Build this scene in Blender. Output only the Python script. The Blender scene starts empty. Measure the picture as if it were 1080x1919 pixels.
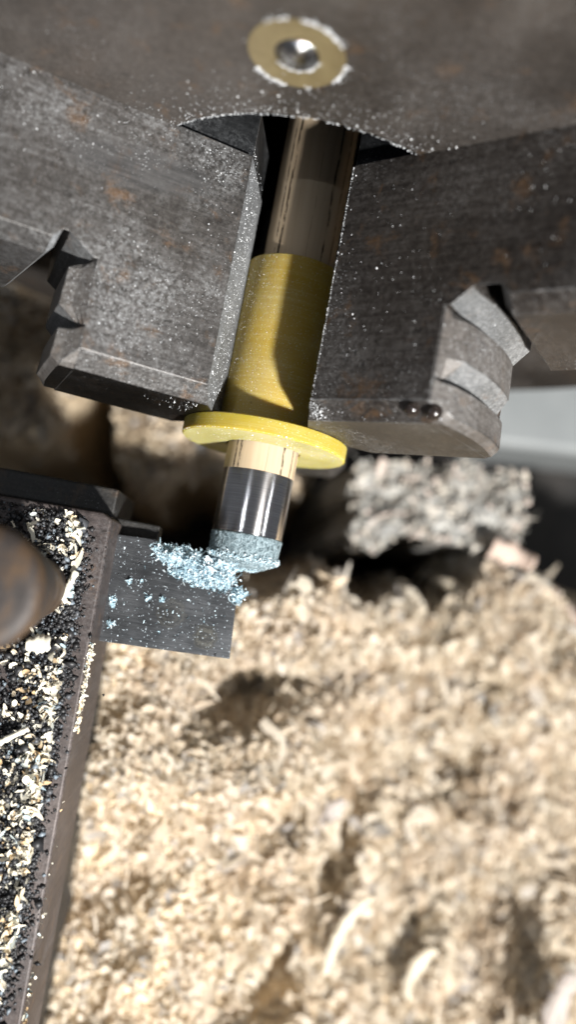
import bpy, bmesh, math, random
import numpy as np
from mathutils import Vector, Matrix

S = 0.001                                    # the scene is written in millimetres, built in metres
scn = bpy.context.scene
col = scn.collection
rng = np.random.default_rng(7)
random.seed(7)

# ------------------------------------------------------------------ camera
cam_d = bpy.data.cameras.new('camera')
cam = bpy.data.objects.new('camera', cam_d)
col.objects.link(cam)
Rm = Matrix(((0.98162104, -0.18548224, -0.04490516),
             (0.18027178, 0.97844163, -0.10076735),
             (0.06262763, 0.09082022, 0.9938961)))
cam.matrix_world = Matrix.Translation(Vector((0, -68.486, 142.696)) * S) @ Rm.to_4x4()
cam_d.sensor_fit = 'VERTICAL'
cam_d.sensor_height = 36
cam_d.lens = 1500 / 1919 * 36
cam_d.clip_start = 0.005
cam_d.clip_end = 20
cam_d.dof.use_dof = True
cam_d.dof.focus_distance = 0.133
cam_d.dof.aperture_fstop = cam_d.lens / 4.1
scn.camera = cam

# ------------------------------------------------------------------ light and exposure
w = bpy.data.worlds.new('World')
scn.world = w
w.use_nodes = True
w.node_tree.nodes['Background'].inputs[0].default_value = (0.84, 0.90, 1.0, 1)
w.node_tree.nodes['Background'].inputs[1].default_value = 0.15
scn.view_settings.view_transform = 'Standard'
scn.view_settings.look = 'None'
scn.view_settings.gamma = 1
scn.view_settings.exposure = 0
scn.view_settings.use_curve_mapping = False
scn.cycles.max_bounces = 5
scn.cycles.diffuse_bounces = 3
scn.cycles.glossy_bounces = 3
scn.cycles.transmission_bounces = 2


def lamp(name, target, direction, dist, size, power, color):
    d = bpy.data.lights.new(name, 'AREA')
    d.shape = 'DISK'
    d.size = size * S
    d.energy = power
    d.color = color
    o = bpy.data.objects.new(name, d)
    col.objects.link(o)
    v = Vector(direction).normalized()
    o.location = (Vector(target) + v * dist) * S
    o.rotation_euler = v.to_track_quat('Z', 'Y').to_euler()
    return o


lamp('work_lamp', (0, -45, 5), (0.60, -0.74, 1.0), 500, 34, 8.3, (1.0, 0.98, 0.94))
lamp('ceiling_lamp', (0, -55, 5), (-0.42, -0.12, 1.0), 900, 9, 0.55, (0.86, 0.93, 1.0))
lamp('wall_lamp', (0, -55, 5), (1.15, -0.1, 0.9), 700, 7, 0.5, (0.9, 0.95, 1.0))

# ------------------------------------------------------------------ material helpers


class M:
    def __init__(self, name):
        self.m = bpy.data.materials.new(name)
        self.m.use_nodes = True
        self.t = self.m.node_tree
        self.b = self.t.nodes['Principled BSDF']
        self.co = self.n('ShaderNodeTexCoord').outputs['Object']

    def n(self, typ, **kw):
        x = self.t.nodes.new(typ)
        for k, v in kw.items():
            setattr(x, k, v)
        return x

    def put(self, sock, v):
        if isinstance(v, (int, float)):
            sock.default_value = v
        elif isinstance(v, tuple):
            sock.default_value = v if len(v) == 4 or sock.type == 'VECTOR' else (*v, 1)
        else:
            self.t.links.new(v, sock)

    def noise(self, scale, detail=4, rough=0.6, co=None, dist=0.0):
        x = self.n('ShaderNodeTexNoise')
        self.put(x.inputs['Vector'], co or self.co)
        x.inputs['Scale'].default_value = scale
        x.inputs['Detail'].default_value = detail
        x.inputs['Roughness'].default_value = rough
        x.inputs['Distortion'].default_value = dist
        return x.outputs['Fac']

    def vor(self, scale, co=None):
        x = self.n('ShaderNodeTexVoronoi')
        self.put(x.inputs['Vector'], co or self.co)
        x.inputs['Scale'].default_value = scale
        return x.outputs['Distance'], x.outputs['Color']

    def map(self, scale, co=None, rot=(0, 0, 0)):
        x = self.n('ShaderNodeMapping')
        self.put(x.inputs['Vector'], co or self.co)
        x.inputs['Scale'].default_value = scale
        x.inputs['Rotation'].default_value = rot
        return x.outputs[0]

    def math(self, op, a, b=0.0, clamp=False):
        x = self.n('ShaderNodeMath', operation=op, use_clamp=clamp)
        self.put(x.inputs[0], a)
        self.put(x.inputs[1], b)
        return x.outputs[0]

    def step(self, v, lo, hi, a=0.0, b=1.0):
        x = self.n('ShaderNodeMapRange', clamp=True, interpolation_type='SMOOTHSTEP')
        self.put(x.inputs[0], v)
        for i, q in enumerate((lo, hi, a, b)):
            self.put(x.inputs[1 + i], q)
        return x.outputs[0]

    def mix(self, f, a, b, mode='MIX'):
        x = self.n('ShaderNodeMix', data_type='RGBA', blend_type=mode)
        self.put(x.inputs[0], f)
        self.put(x.inputs[6], a)
        self.put(x.inputs[7], b)
        return x.outputs[2]

    def ramp(self, v, stops):
        x = self.n('ShaderNodeValToRGB')
        self.put(x.inputs[0], v)
        e = x.color_ramp.elements
        while len(e) < len(stops):
            e.new(0.5)
        for i, (p, c) in enumerate(stops):
            e[i].position = p
            e[i].color = (*c, 1)
        return x.outputs[0]

    def xyz(self, co=None):
        x = self.n('ShaderNodeSeparateXYZ')
        self.put(x.inputs[0], co or self.co)
        return x.outputs

    def speck(self, scale, size=0.42, power=5.0):
        d, c = self.vor(scale)
        s = self.n('ShaderNodeSeparateColor')
        self.put(s.inputs[0], c)
        r = self.math('MULTIPLY', self.math('POWER', s.outputs[0], power), size)
        return self.math('GREATER_THAN', r, self.math('ADD', d, 0.03))

    def bump(self, h, strength, dist=0.0002, prev=None):
        x = self.n('ShaderNodeBump')
        x.inputs['Strength'].default_value = strength
        x.inputs['Distance'].default_value = dist
        self.put(x.inputs['Height'], h)
        if prev is not None:
            self.put(x.inputs['Normal'], prev)
        return x.outputs[0]

    def set(self, **kw):
        names = dict(color='Base Color', metal='Metallic', rough='Roughness', normal='Normal', sss='Subsurface Weight',
                     sssr='Subsurface Radius', ssss='Subsurface Scale', spec='Specular IOR Level', aniso='Anisotropic',
                     anisor='Anisotropic Rotation', tangent='Tangent', coat='Coat Weight', trans='Transmission Weight')
        for k, v in kw.items():
            self.put(self.b.inputs[names[k]], v)
        return self.m


def steel(name, dark, mid, light, rust=(0.20, 0.11, 0.05), rust_amt=0.3, dust=0.5, dust_col=(0.55, 0.57, 0.6),
          rough=0.45, metal=0.7, grain=0.3, spk=1.0, smear=False, lmap=(60, 1500, 60), lrot=(0, 0, 0.06)):
    k = M(name)
    big = k.noise(38, 3, 0.55, dist=0.4)
    midn = k.noise(950, 4, 0.72)
    lines = k.noise(1.0, 3, 0.6, co=k.map(lmap, rot=lrot))
    fine = k.noise(2600, 2, 0.7)
    c = k.ramp(k.math('ADD', k.math('ADD', k.math('MULTIPLY', big, 0.36), k.math('MULTIPLY', midn, 0.40)), k.math('MULTIPLY', lines, 0.24)),
               [(0.38, dark), (0.5, mid), (0.61, light)])
    r = k.math('MULTIPLY', k.step(k.noise(180, 5, 0.7, dist=0.4), 0.55, 0.72), rust_amt)
    c = k.mix(r, c, rust)
    c = k.mix(grain, c, k.ramp(fine, [(0.3, (0.25, 0.25, 0.25)), (0.55, (0.9, 0.9, 0.9)), (0.8, (1.8, 1.8, 1.8))]), 'MULTIPLY')
    pits = k.math('MULTIPLY', k.step(k.noise(700, 3, 0.75), 0.56, 0.66), k.step(k.noise(75, 3, 0.6), 0.5, 0.68, 0.1, 1.0))
    c = k.mix(k.math('MULTIPLY', pits, 0.75), c, (0.012, 0.011, 0.010))
    # a film of fine pale dust lying in patches, with loose grains in it
    film = k.math('MULTIPLY', k.step(k.noise(60, 4, 0.66, dist=0.5), 0.40, 0.66), k.step(k.noise(1700, 4, 0.8), 0.42, 0.66))
    if smear:
        x, y, z = k.xyz()
        sx = k.math('ADD', k.math('MULTIPLY', x, -0.934), k.math('MULTIPLY', z, 0.358))
        wob = k.math('MULTIPLY', k.math('SUBTRACT', k.noise(140, 4, 0.6), 0.5), 0.9)
        u = k.math('DIVIDE', k.math('SUBTRACT', sx, 0.0335), 0.0125)
        v = k.math('DIVIDE', k.math('ADD', y, 0.0085), 0.0036)
        v = k.math('SUBTRACT', v, k.math('MULTIPLY', u, -0.35))
        e = k.math('ADD', k.math('ADD', k.math('MULTIPLY', u, u), k.math('MULTIPLY', v, v)), wob)
        sm = k.step(e, 1.3, 0.3)
        film = k.math('MULTIPLY', film, k.math('SUBTRACT', 1.0, sm))
        c = k.mix(k.math('MULTIPLY', sm, 0.6), c, k.mix(k.step(k.noise(1.0, 4, 0.6, co=k.map((120, 1400, 120))), 0.35, 0.65), (0.06, 0.062, 0.066), (0.12, 0.122, 0.126)))
    scr = k.step(k.noise(1.0, 3, 0.6, co=k.map((90, 2400, 90), rot=(0.2, 0.3, 0.25))), 0.64, 0.72)
    c = k.mix(k.math('MULTIPLY', scr, 0.3), c, light)
    c = k.mix(k.math('MULTIPLY', film, dust * 0.6), c, dust_col)
    sp = k.math('MAXIMUM', k.speck(2100, 0.30, 12.0), k.speck(4600, 0.40, 5.0))
    sp = k.math('MULTIPLY', sp, k.step(k.noise(60, 3, 0.6), 0.42, 0.64, 0.05, 1.0))
    sp = k.math('MULTIPLY', sp, min(1.0, spk))
    c = k.mix(k.math('MULTIPLY', sp, 0.85), c, (0.55, 0.57, 0.59))
    mt = k.math('MULTIPLY', k.math('SUBTRACT', 1.0, k.math('MAXIMUM', sp, k.math('MULTIPLY', film, dust))), metal)
    rg = k.math('ADD', k.math('ADD', k.math('MULTIPLY', midn, 0.3), k.math('MULTIPLY', film, 0.25)), rough - 0.15)
    nb = k.bump(k.math('ADD', midn, k.math('MULTIPLY', lines, 0.5)), 0.16, 0.0003)
    nb = k.bump(fine, 0.3, 0.00012, nb)
    return k.set(color=c, metal=mt, rough=rg, normal=nb)


MAT = {}
MAT['jaw_l'] = steel('jaw_steel_grey', (0.036, 0.034, 0.033), (0.088, 0.083, 0.080), (0.165, 0.162, 0.163), rust_amt=0.55,
                     dust=0.7, dust_col=(0.32, 0.33, 0.34), rough=0.45, grain=0.45, spk=1.0, smear=True)
MAT['jaw_r'] = steel('jaw_steel_brown', (0.026, 0.022, 0.020), (0.065, 0.057, 0.052), (0.115, 0.106, 0.10), rust_amt=0.6,
                     dust=0.12, rough=0.40, spk=0.9)
MAT['jaw_tooth'] = steel('tooth_steel', (0.05, 0.044, 0.040), (0.10, 0.09, 0.083), (0.16, 0.15, 0.142), rust_amt=0.25,
                         dust=0.25, rough=0.6, metal=0.35)
MAT['jaw_end_dark'] = steel('oiled_steel', (0.006, 0.0055, 0.005), (0.012, 0.011, 0.010), (0.026, 0.024, 0.023), rust_amt=0.1,
                            dust=0.06, rough=0.34, spk=0.5)
MAT['jaw_end'] = steel('brown_end_steel', (0.045, 0.039, 0.031), (0.07, 0.062, 0.051), (0.10, 0.09, 0.075), rust_amt=0.1,
                       dust=0.2, rough=0.5)
MAT['nose'] = steel('dusty_nose', (0.10, 0.103, 0.107), (0.175, 0.181, 0.188), (0.26, 0.268, 0.28), rust_amt=0.0, dust=0.9,
                    dust_col=(0.36, 0.38, 0.41), rough=0.7, metal=0.2, grain=0.7)
MAT['chuck'] = steel('chuck_cast_iron', (0.046, 0.040, 0.036), (0.083, 0.072, 0.064), (0.125, 0.110, 0.099), rust_amt=0.4,
                     dust=0.12, rough=0.44, metal=0.65, grain=0.25, spk=0.7)
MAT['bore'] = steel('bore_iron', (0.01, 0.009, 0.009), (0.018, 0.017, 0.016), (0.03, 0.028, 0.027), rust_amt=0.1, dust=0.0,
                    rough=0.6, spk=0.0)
MAT['bright_edge'] = steel('dusty_bright_edge', (0.25, 0.255, 0.26), (0.42, 0.43, 0.44), (0.6, 0.61, 0.62), rust_amt=0.0,
                           dust=0.8, rough=0.6, metal=0.2)
MAT['post'] = steel('post_rusty_steel', (0.035, 0.027, 0.026), (0.066, 0.053, 0.050), (0.105, 0.086, 0.081), rust_amt=0.35,
                    dust=0.15, rough=0.55, metal=0.35, spk=0.15)
MAT['post_dark'] = steel('post_dark_steel', (0.009, 0.008, 0.008), (0.018, 0.017, 0.016), (0.036, 0.033, 0.03), rust_amt=0.2,
                         dust=0.12, rough=0.55, metal=0.35, spk=0.4)
MAT['tongue'] = steel('dark_smooth_steel', (0.02, 0.021, 0.023), (0.035, 0.037, 0.04), (0.06, 0.063, 0.067), rust_amt=0.05, dust=0.3, rough=0.4, spk=0.6)
MAT['worn'] = steel('worn_edge_steel', (0.045, 0.042, 0.040), (0.085, 0.081, 0.079), (0.15, 0.146, 0.142), rust_amt=0.1, dust=0.4, rough=0.45)
MAT['flank'] = steel('brushed_flank_steel', (0.075, 0.077, 0.079), (0.125, 0.127, 0.129), (0.20, 0.202, 0.204), rust_amt=0.2, dust=0.2, rough=0.62, metal=0.25, grain=0.5)


def m_tool():
    k = M('tool_blade_steel')
    brushed = k.noise(1.0, 4, 0.6, co=k.map((260, 5200, 800), rot=(0, 0, math.radians(8))))
    big = k.noise(150, 4, 0.6)
    c = k.ramp(k.math('ADD', k.math('MULTIPLY', brushed, 0.5), k.math('MULTIPLY', big, 0.5)),
               [(0.3, (0.028, 0.030, 0.033)), (0.5, (0.056, 0.059, 0.064)), (0.7, (0.105, 0.11, 0.118))])
    pits = k.step(k.noise(700, 4, 0.75), 0.64, 0.7)
    c = k.mix(k.math('MULTIPLY', pits, 0.8), c, (0.012, 0.012, 0.013))
    # round drilling mark near the corner and a second faint stain
    x, y, z = k.xyz()
    for cx, cy, rad, am in ((8.1, -5.4, 2.3, 0.5), (1.5, -2.5, 2.9, 0.25)):
        dx = k.math('SUBTRACT', x, cx * S)
        dy = k.math('SUBTRACT', y, cy * S)
        d = k.math('SQRT', k.math('ADD', k.math('MULTIPLY', dx, dx), k.math('MULTIPLY', dy, dy)))
        d = k.math('ADD', d, k.math('MULTIPLY', k.math('SUBTRACT', k.noise(600, 4, 0.7), 0.5), 0.0030))
        ring = k.math('SINE', k.math('MULTIPLY', d, 6500.0))
        inside = k.math('MULTIPLY', k.step(d, rad * S, rad * 0.8 * S), am)
        c = k.mix(inside, c, k.mix(k.step(ring, -0.4, 0.8), (0.05, 0.047, 0.04), (0.13, 0.125, 0.105)))
    sp = k.math('MAXIMUM', k.speck(2200, 0.30, 12.0), k.speck(4400, 0.42, 7.0))
    c = k.mix(sp, c, (0.5, 0.58, 0.64))
    nb = k.bump(brushed, 0.35, 0.0001)
    nb = k.bump(pits, 0.5, -0.0003, nb)
    return k.set(color=c, metal=k.math('MULTIPLY', k.math('SUBTRACT', 1.0, sp), 0.7),
                 rough=k.math('ADD', k.math('MULTIPLY', big, 0.3), 0.28), normal=nb)


MAT['tool'] = m_tool()


def m_sleeve(name, a, b, dust):
    k = M(name)
    n1 = k.noise(90, 3, 0.5)
    c = k.mix(k.step(n1, 0.35, 0.7), a, b)
    lines = k.noise(1.0, 3, 0.6, co=k.map((60, 2600, 60)))
    c = k.mix(k.math('MULTIPLY', k.step(lines, 0.45, 0.7), 0.16), c, (0.62, 0.58, 0.35))
    d1 = k.noise(2400, 3, 0.7)
    film = k.math('MULTIPLY', k.step(d1, 0.3, 0.7, 0.75, 1.0), k.step(k.noise(130, 4, 0.6), 0.35, 0.65, 0.5, 1.0))
    c = k.mix(k.math('MULTIPLY', film, dust), c, (0.47, 0.43, 0.25))
    grime = k.step(k.noise(700, 4, 0.75), 0.66, 0.72)
    c = k.mix(k.math('MULTIPLY', grime, 0.6), c, (0.10, 0.07, 0.015))
    sp = k.math('MAXIMUM', k.speck(2600, 0.32, 7.0), k.speck(4600, 0.42, 4.5))
    c = k.mix(k.math('MULTIPLY', sp, 0.4), c, (0.60, 0.83, 0.78))
    nb = k.bump(lines, 0.12, 0.0001)
    nb = k.bump(sp, 0.5, 0.0001, nb)
    return k.set(color=c, rough=k.math('ADD', k.math('MULTIPLY', film, 0.3), 0.34), normal=nb, sss=0.7,
                 sssr=(1.0, 0.75, 0.12), ssss=0.0022)


MAT['sleeve'] = m_sleeve('yellow_urethane', (0.38, 0.245, 0.004), (0.33, 0.215, 0.006), 0.36)
MAT['flange'] = m_sleeve('yellow_urethane_bright', (0.37, 0.275, 0.005), (0.33, 0.24, 0.008), 0.2)
MAT['flange_face'] = m_sleeve('yellow_urethane_dusty', (0.33, 0.285, 0.03), (0.30, 0.26, 0.035), 0.7)


def m_shaft():
    k = M('maple_shaft')
    x, y, z = k.xyz()
    ang = k.math('ARCTAN2', x, k.math('SUBTRACT', z, 0.0064))
    grain = k.noise(1.0, 4, 0.6, co=k.map((900, 45, 900)))
    c = k.ramp(grain, [(0.2, (0.37, 0.28, 0.185)), (0.5, (0.42, 0.33, 0.23)), (0.8, (0.47, 0.375, 0.27))])
    br = k.noise(1.0, 5, 0.8, co=k.map((1400, 260, 1400)))
    for a0, wd in ((-0.80, 0.035), (-0.64, 0.05), (0.62, 0.045), (0.98, 0.03), (0.15, 0.012), (1.25, 0.03)):
        wob = k.math('MULTIPLY', k.math('SUBTRACT', k.noise(140, 2, 0.5), 0.5), 0.10)
        d = k.math('ABSOLUTE', k.math('ADD', k.math('SUBTRACT', ang, a0), wob))
        mk = k.math('MULTIPLY', k.step(d, wd, wd * 0.5), k.step(br, 0.42, 0.52))
        c = k.mix(k.math('MULTIPLY', mk, 0.95 if wd > 0.02 else 0.4), c, (0.018, 0.013, 0.009))
    return k.set(color=c, rough=0.75, spec=0.15, normal=k.bump(grain, 0.08, 0.0002), sss=0.08, sssr=(1.0, 0.6, 0.35), ssss=0.001)


MAT['shaft'] = m_shaft()


def m_ferrule():
    k = M('turned_steel')
    g = k.noise(1.0, 3, 0.7, co=k.map((40, 9000, 40)))
    c = k.ramp(g, [(0.3, (0.46, 0.44, 0.435)), (0.7, (0.72, 0.70, 0.69))])
    sp = k.speck(4300, 0.4, 8.0)
    c = k.mix(sp, c, (0.7, 0.72, 0.74))
    tan = k.n('ShaderNodeTangent', direction_type='RADIAL', axis='Y')
    return k.set(color=c, metal=1.0, rough=0.17, aniso=0.92, anisor=0.25, tangent=tan.outputs[0],
                 normal=k.bump(g, 0.25, 0.00004))


MAT['ferrule'] = m_ferrule()


def m_tip():
    k = M('blue_leather_tip')
    fi = k.noise(1900, 4, 0.75, co=k.map((1.0, 0.7, 1.0)), dist=0.8)
    c = k.ramp(fi, [(0.34, (0.02, 0.034, 0.04)), (0.46, (0.11, 0.155, 0.175)), (0.58, (0.23, 0.295, 0.325)), (0.75, (0.36, 0.43, 0.465))])
    return k.set(color=c, rough=0.9, normal=k.bump(fi, 0.9, 0.0004))


MAT['tip'] = m_tip()


def m_flake(name, stops, rough=0.85, transl=0.0, tone=0.0):
    k = M(name)
    g = k.n('ShaderNodeNewGeometry').outputs['Random Per Island']
    c = k.ramp(g, stops)
    if tone:
        n1 = k.noise(60, 3, 0.6)
        c = k.mix(k.math('MULTIPLY', k.step(n1, 0.35, 0.7), tone), c, (0.80, 0.66, 0.57))
        grain = k.noise(900, 3, 0.6)
        c = k.mix(0.5, c, k.ramp(grain, [(0.3, (0.78, 0.74, 0.70)), (0.6, (1.0, 1.0, 1.0))]), 'MULTIPLY')
    k.set(color=c, rough=rough)
    if transl:
        tr = k.n('ShaderNodeBsdfTranslucent')
        k.put(tr.inputs[0], c)
        mx = k.n('ShaderNodeMixShader')
        mx.inputs[0].default_value = transl
        k.t.links.new(k.b.outputs[0], mx.inputs[1])
        k.t.links.new(tr.outputs[0], mx.inputs[2])
        k.t.links.new(mx.outputs[0], k.t.nodes['Material Output'].inputs[0])
    return k.m


MAT['chip'] = m_flake('wood_chip', [(0.0, (0.64, 0.53, 0.40)), (0.2, (0.76, 0.665, 0.53)), (0.6, (0.83, 0.755, 0.63)),
                                    (0.90, (0.86, 0.805, 0.71)), (0.975, (0.46, 0.45, 0.44))], transl=0.52, tone=0.18)
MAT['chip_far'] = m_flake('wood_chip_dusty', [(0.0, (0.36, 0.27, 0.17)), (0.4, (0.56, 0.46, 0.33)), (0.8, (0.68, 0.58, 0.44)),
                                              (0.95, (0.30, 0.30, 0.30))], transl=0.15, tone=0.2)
MAT['chip_block'] = m_flake('grey_caked_chip', [(0.0, (0.24, 0.235, 0.22)), (0.5, (0.42, 0.405, 0.37)), (0.8, (0.52, 0.47, 0.40)), (0.95, (0.62, 0.52, 0.46))], transl=0.1)
MAT['chip_post'] = m_flake('pale_chip', [(0.0, (0.50, 0.35, 0.19)), (0.12, (0.62, 0.50, 0.34)), (0.3, (0.68, 0.64, 0.54)),
                                         (0.9, (0.72, 0.68, 0.57)), (0.98, (0.35, 0.45, 0.5))], transl=0.15)
MAT['grit'] = m_flake('black_grit', [(0.0, (0.008, 0.008, 0.009)), (0.7, (0.02, 0.02, 0.022)), (0.92, (0.07, 0.075, 0.085)),
                                     (0.97, (0.14, 0.17, 0.20))], rough=0.5)
MAT['blue'] = m_flake('blue_shaving', [(0.0, (0.24, 0.37, 0.44)), (0.25, (0.46, 0.62, 0.70)), (0.7, (0.60, 0.74, 0.81)),
                                       (0.95, (0.76, 0.84, 0.88))], transl=0.15)
MAT['dust'] = m_flake('pale_metal_dust', [(0.0, (0.35, 0.36, 0.38)), (0.5, (0.6, 0.62, 0.64)), (0.9, (0.85, 0.86, 0.88))], rough=0.45)


def m_shave(name, a, b):
    k = M(name)
    g = k.noise(1.0, 4, 0.65, co=k.map((120, 1500, 400)))
    c = k.ramp(g, [(0.3, a), (0.7, b)])
    return k.set(color=c, rough=0.8, normal=k.bump(g, 0.4, 0.0004), sss=0.2, sssr=(1.0, 0.7, 0.4), ssss=0.002)


MAT['shave_grey'] = m_shave('grey_brown_shaving', (0.19, 0.165, 0.15), (0.44, 0.39, 0.36))
MAT['shave_pink'] = m_shave('pinkish_shaving', (0.36, 0.27, 0.22), (0.56, 0.45, 0.385))
MAT['shave_white'] = m_shave('whitish_shaving', (0.36, 0.30, 0.22), (0.62, 0.56, 0.46))


def m_simple(name, a, b, rough, metal=0.0, scale=40, bump=0.1):
    k = M(name)
    n1 = k.noise(scale, 5, 0.65)
    return k.set(color=k.ramp(n1, [(0.35, a), (0.65, b)]), rough=rough, metal=metal, normal=k.bump(n1, bump, 0.0006))


MAT['floor'] = m_simple('dark_bed_iron', (0.010, 0.009, 0.009), (0.028, 0.024, 0.021), 0.7)
MAT['paint'] = m_simple('grey_machine_paint', (0.22, 0.235, 0.24), (0.27, 0.285, 0.29), 0.45, scale=25, bump=0.03)
MAT['heap'] = m_simple('packed_chips', (0.45, 0.35, 0.23), (0.70, 0.58, 0.42), 0.9, scale=300, bump=0.6)
MAT['block'] = m_simple('dust_caked_block', (0.20, 0.20, 0.195), (0.46, 0.45, 0.42), 0.85, scale=220, bump=0.6)
MAT['oil'] = m_simple('black_oil', (0.012, 0.009, 0.008), (0.02, 0.015, 0.012), 0.08, scale=200, bump=0.02)
MAT['chrome'] = m_simple('polished_ball', (0.30, 0.29, 0.28), (0.55, 0.55, 0.56), 0.14, metal=1.0, scale=700, bump=0.5)
MAT['brass'] = m_simple('oiled_brass', (0.13, 0.10, 0.05), (0.20, 0.16, 0.085), 0.42, metal=0.25, scale=160, bump=0.05)


def m_bolt():
    k = M('worn_rusty_bolt')
    st = k.noise(1.0, 4, 0.6, co=k.map((190, 70, 150), rot=(0, 0, math.radians(14))))
    c = k.ramp(st, [(0.32, (0.014, 0.012, 0.012)), (0.45, (0.035, 0.028, 0.025)), (0.55, (0.075, 0.044, 0.022)), (0.66, (0.095, 0.09, 0.092))])
    return k.set(color=c, rough=0.62, metal=0.3, normal=k.bump(k.noise(500, 4, 0.7), 0.4, 0.0003))


MAT['bolt'] = m_bolt()

# ------------------------------------------------------------------ mesh helpers


def link(name, me, parent=None, mats=(), smooth=False, label=None, cat=None, group=None, kind=None):
    o = bpy.data.objects.new(name, me)
    col.objects.link(o)
    for m in mats:
        me.materials.append(MAT[m])
    if smooth:
        for p in me.polygons:
            p.use_smooth = True
    if parent:
        o.parent = parent
    tag(o, label, cat, group, kind)
    return o


def tag(o, label=None, cat=None, group=None, kind=None):
    for k, v in (('label', label), ('category', cat), ('group', group), ('kind', kind)):
        if v:
            o[k] = v


def empty(name, loc, label, cat, group=None):
    o = bpy.data.objects.new(name, None)
    o.empty_display_size = 0.005
    col.objects.link(o)
    o.location = Vector(loc) * S
    tag(o, label, cat, group)
    return o


def pymesh(name, verts, faces, off=(0, 0, 0)):
    me = bpy.data.meshes.new(name)
    v = (np.asarray(verts, float) - np.asarray(off, float)) * S
    me.from_pydata(v.tolist(), [], faces)
    me.validate()
    bm = bmesh.new()
    bm.from_mesh(me)
    bmesh.ops.recalc_face_normals(bm, faces=bm.faces)
    bm.to_mesh(me)
    bm.free()
    return me


def npmesh(name, verts, quads, off=(0, 0, 0)):
    me = bpy.data.meshes.new(name)
    v = ((verts - np.asarray(off, float)) * S).astype(np.float32)
    k = quads.shape[1]
    me.vertices.add(len(v))
    me.vertices.foreach_set('co', v.ravel())
    me.loops.add(quads.size)
    me.loops.foreach_set('vertex_index', quads.astype(np.int32).ravel())
    me.polygons.add(len(quads))
    me.polygons.foreach_set('loop_start', np.arange(0, quads.size, k, dtype=np.int32))
    me.polygons.foreach_set('loop_total', np.full(len(quads), k, dtype=np.int32))
    me.update(calc_edges=True)
    return me


def bevel(o, width=0.3, seg=2, ang=35, mat=-1):
    b = o.modifiers.new('bevel', 'BEVEL')
    b.width = width * S
    b.segments = seg
    b.limit_method = 'ANGLE'
    b.angle_limit = math.radians(ang)
    b.harden_normals = False
    b.material = mat
    return o


def lathe(prof, n=96, axis='Y', off=(0, 0, 0), closed=False, wob=None):
    """prof: list of (r, along). Turned about the axis through off-relative zero."""
    V, F = [], []
    for r, a in prof:
        for i in range(n):
            t = 2 * math.pi * i / n
            rr = r
            if wob:
                rr = r + wob(r, a, t)
            p = (rr * math.sin(t), a, rr * math.cos(t)) if axis == 'Y' else (rr * math.sin(t), rr * math.cos(t), a)
            V.append(p)
    m = len(prof)
    rings = m if closed else m - 1
    for j in range(rings):
        for i in range(n):
            a, b = j * n + i, j * n + (i + 1) % n
            c, d = ((j + 1) % m) * n + (i + 1) % n, ((j + 1) % m) * n + i
            F.append((a, b, c, d))
    if not closed:
        if prof[0][0] > 1e-6:
            F.append(tuple(range(n)))
        if prof[-1][0] > 1e-6:
            F.append(tuple((m - 1) * n + i for i in range(n)))
    return V, F


def loft(levels, tf):
    """levels: list of (n, [(s,y)...]) with equal counts; tf maps (s,y,n) to world mm."""
    k = len(levels[0][1])
    V, F = [], []
    for n, pts in levels:
        V += [tf(s, y, n) for s, y in pts]
    for j in range(len(levels) - 1):
        for i in range(k):
            F.append((j * k + i, j * k + (i + 1) % k, (j + 1) * k + (i + 1) % k, (j + 1) * k + i))
    F.append(tuple(range(k)))
    F.append(tuple((len(levels) - 1) * k + i for i in range(k)))
    return V, F


def box(x0, x1, y0, y1, z0, z1):
    V = [(x, y, z) for z in (z0, z1) for x, y in ((x0, y0), (x1, y0), (x1, y1), (x0, y1))]
    F = [(0, 1, 2, 3), (4, 5, 6, 7)] + [(i, (i + 1) % 4, 4 + (i + 1) % 4, 4 + i) for i in range(4)]
    return V, F


def prism(poly, z0, z1):
    k = len(poly)
    V = [(x, y, z0) for x, y in poly] + [(x, y, z1) for x, y in poly]
    F = [tuple(range(k)), tuple(range(k, 2 * k))] + [(i, (i + 1) % k, k + (i + 1) % k, k + i) for i in range(k)]
    return V, F


# ------------------------------------------------------------------ chip / flake generator


def rand_rot(n, tilt=1.0):
    """random rotations: free spin about z, tilt (0 flat .. 1 any way up)"""
    a = rng.uniform(0, 2 * np.pi, n)
    b = rng.normal(0, 1, n) * tilt
    c = rng.normal(0, 1, n) * tilt
    ca, sa, cb, sb, cc, sc = np.cos(a), np.sin(a), np.cos(b), np.sin(b), np.cos(c), np.sin(c)
    Rz = np.zeros((n, 3, 3)); Rz[:, 0, 0] = ca; Rz[:, 0, 1] = -sa; Rz[:, 1, 0] = sa; Rz[:, 1, 1] = ca; Rz[:, 2, 2] = 1
    Rx = np.zeros((n, 3, 3)); Rx[:, 0, 0] = 1; Rx[:, 1, 1] = cb; Rx[:, 1, 2] = -sb; Rx[:, 2, 1] = sb; Rx[:, 2, 2] = cb
    Ry = np.zeros((n, 3, 3)); Ry[:, 1, 1] = 1; Ry[:, 0, 0] = cc; Ry[:, 0, 2] = sc; Ry[:, 2, 0] = -sc; Ry[:, 2, 2] = cc
    return Rz @ Rx @ Ry


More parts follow.
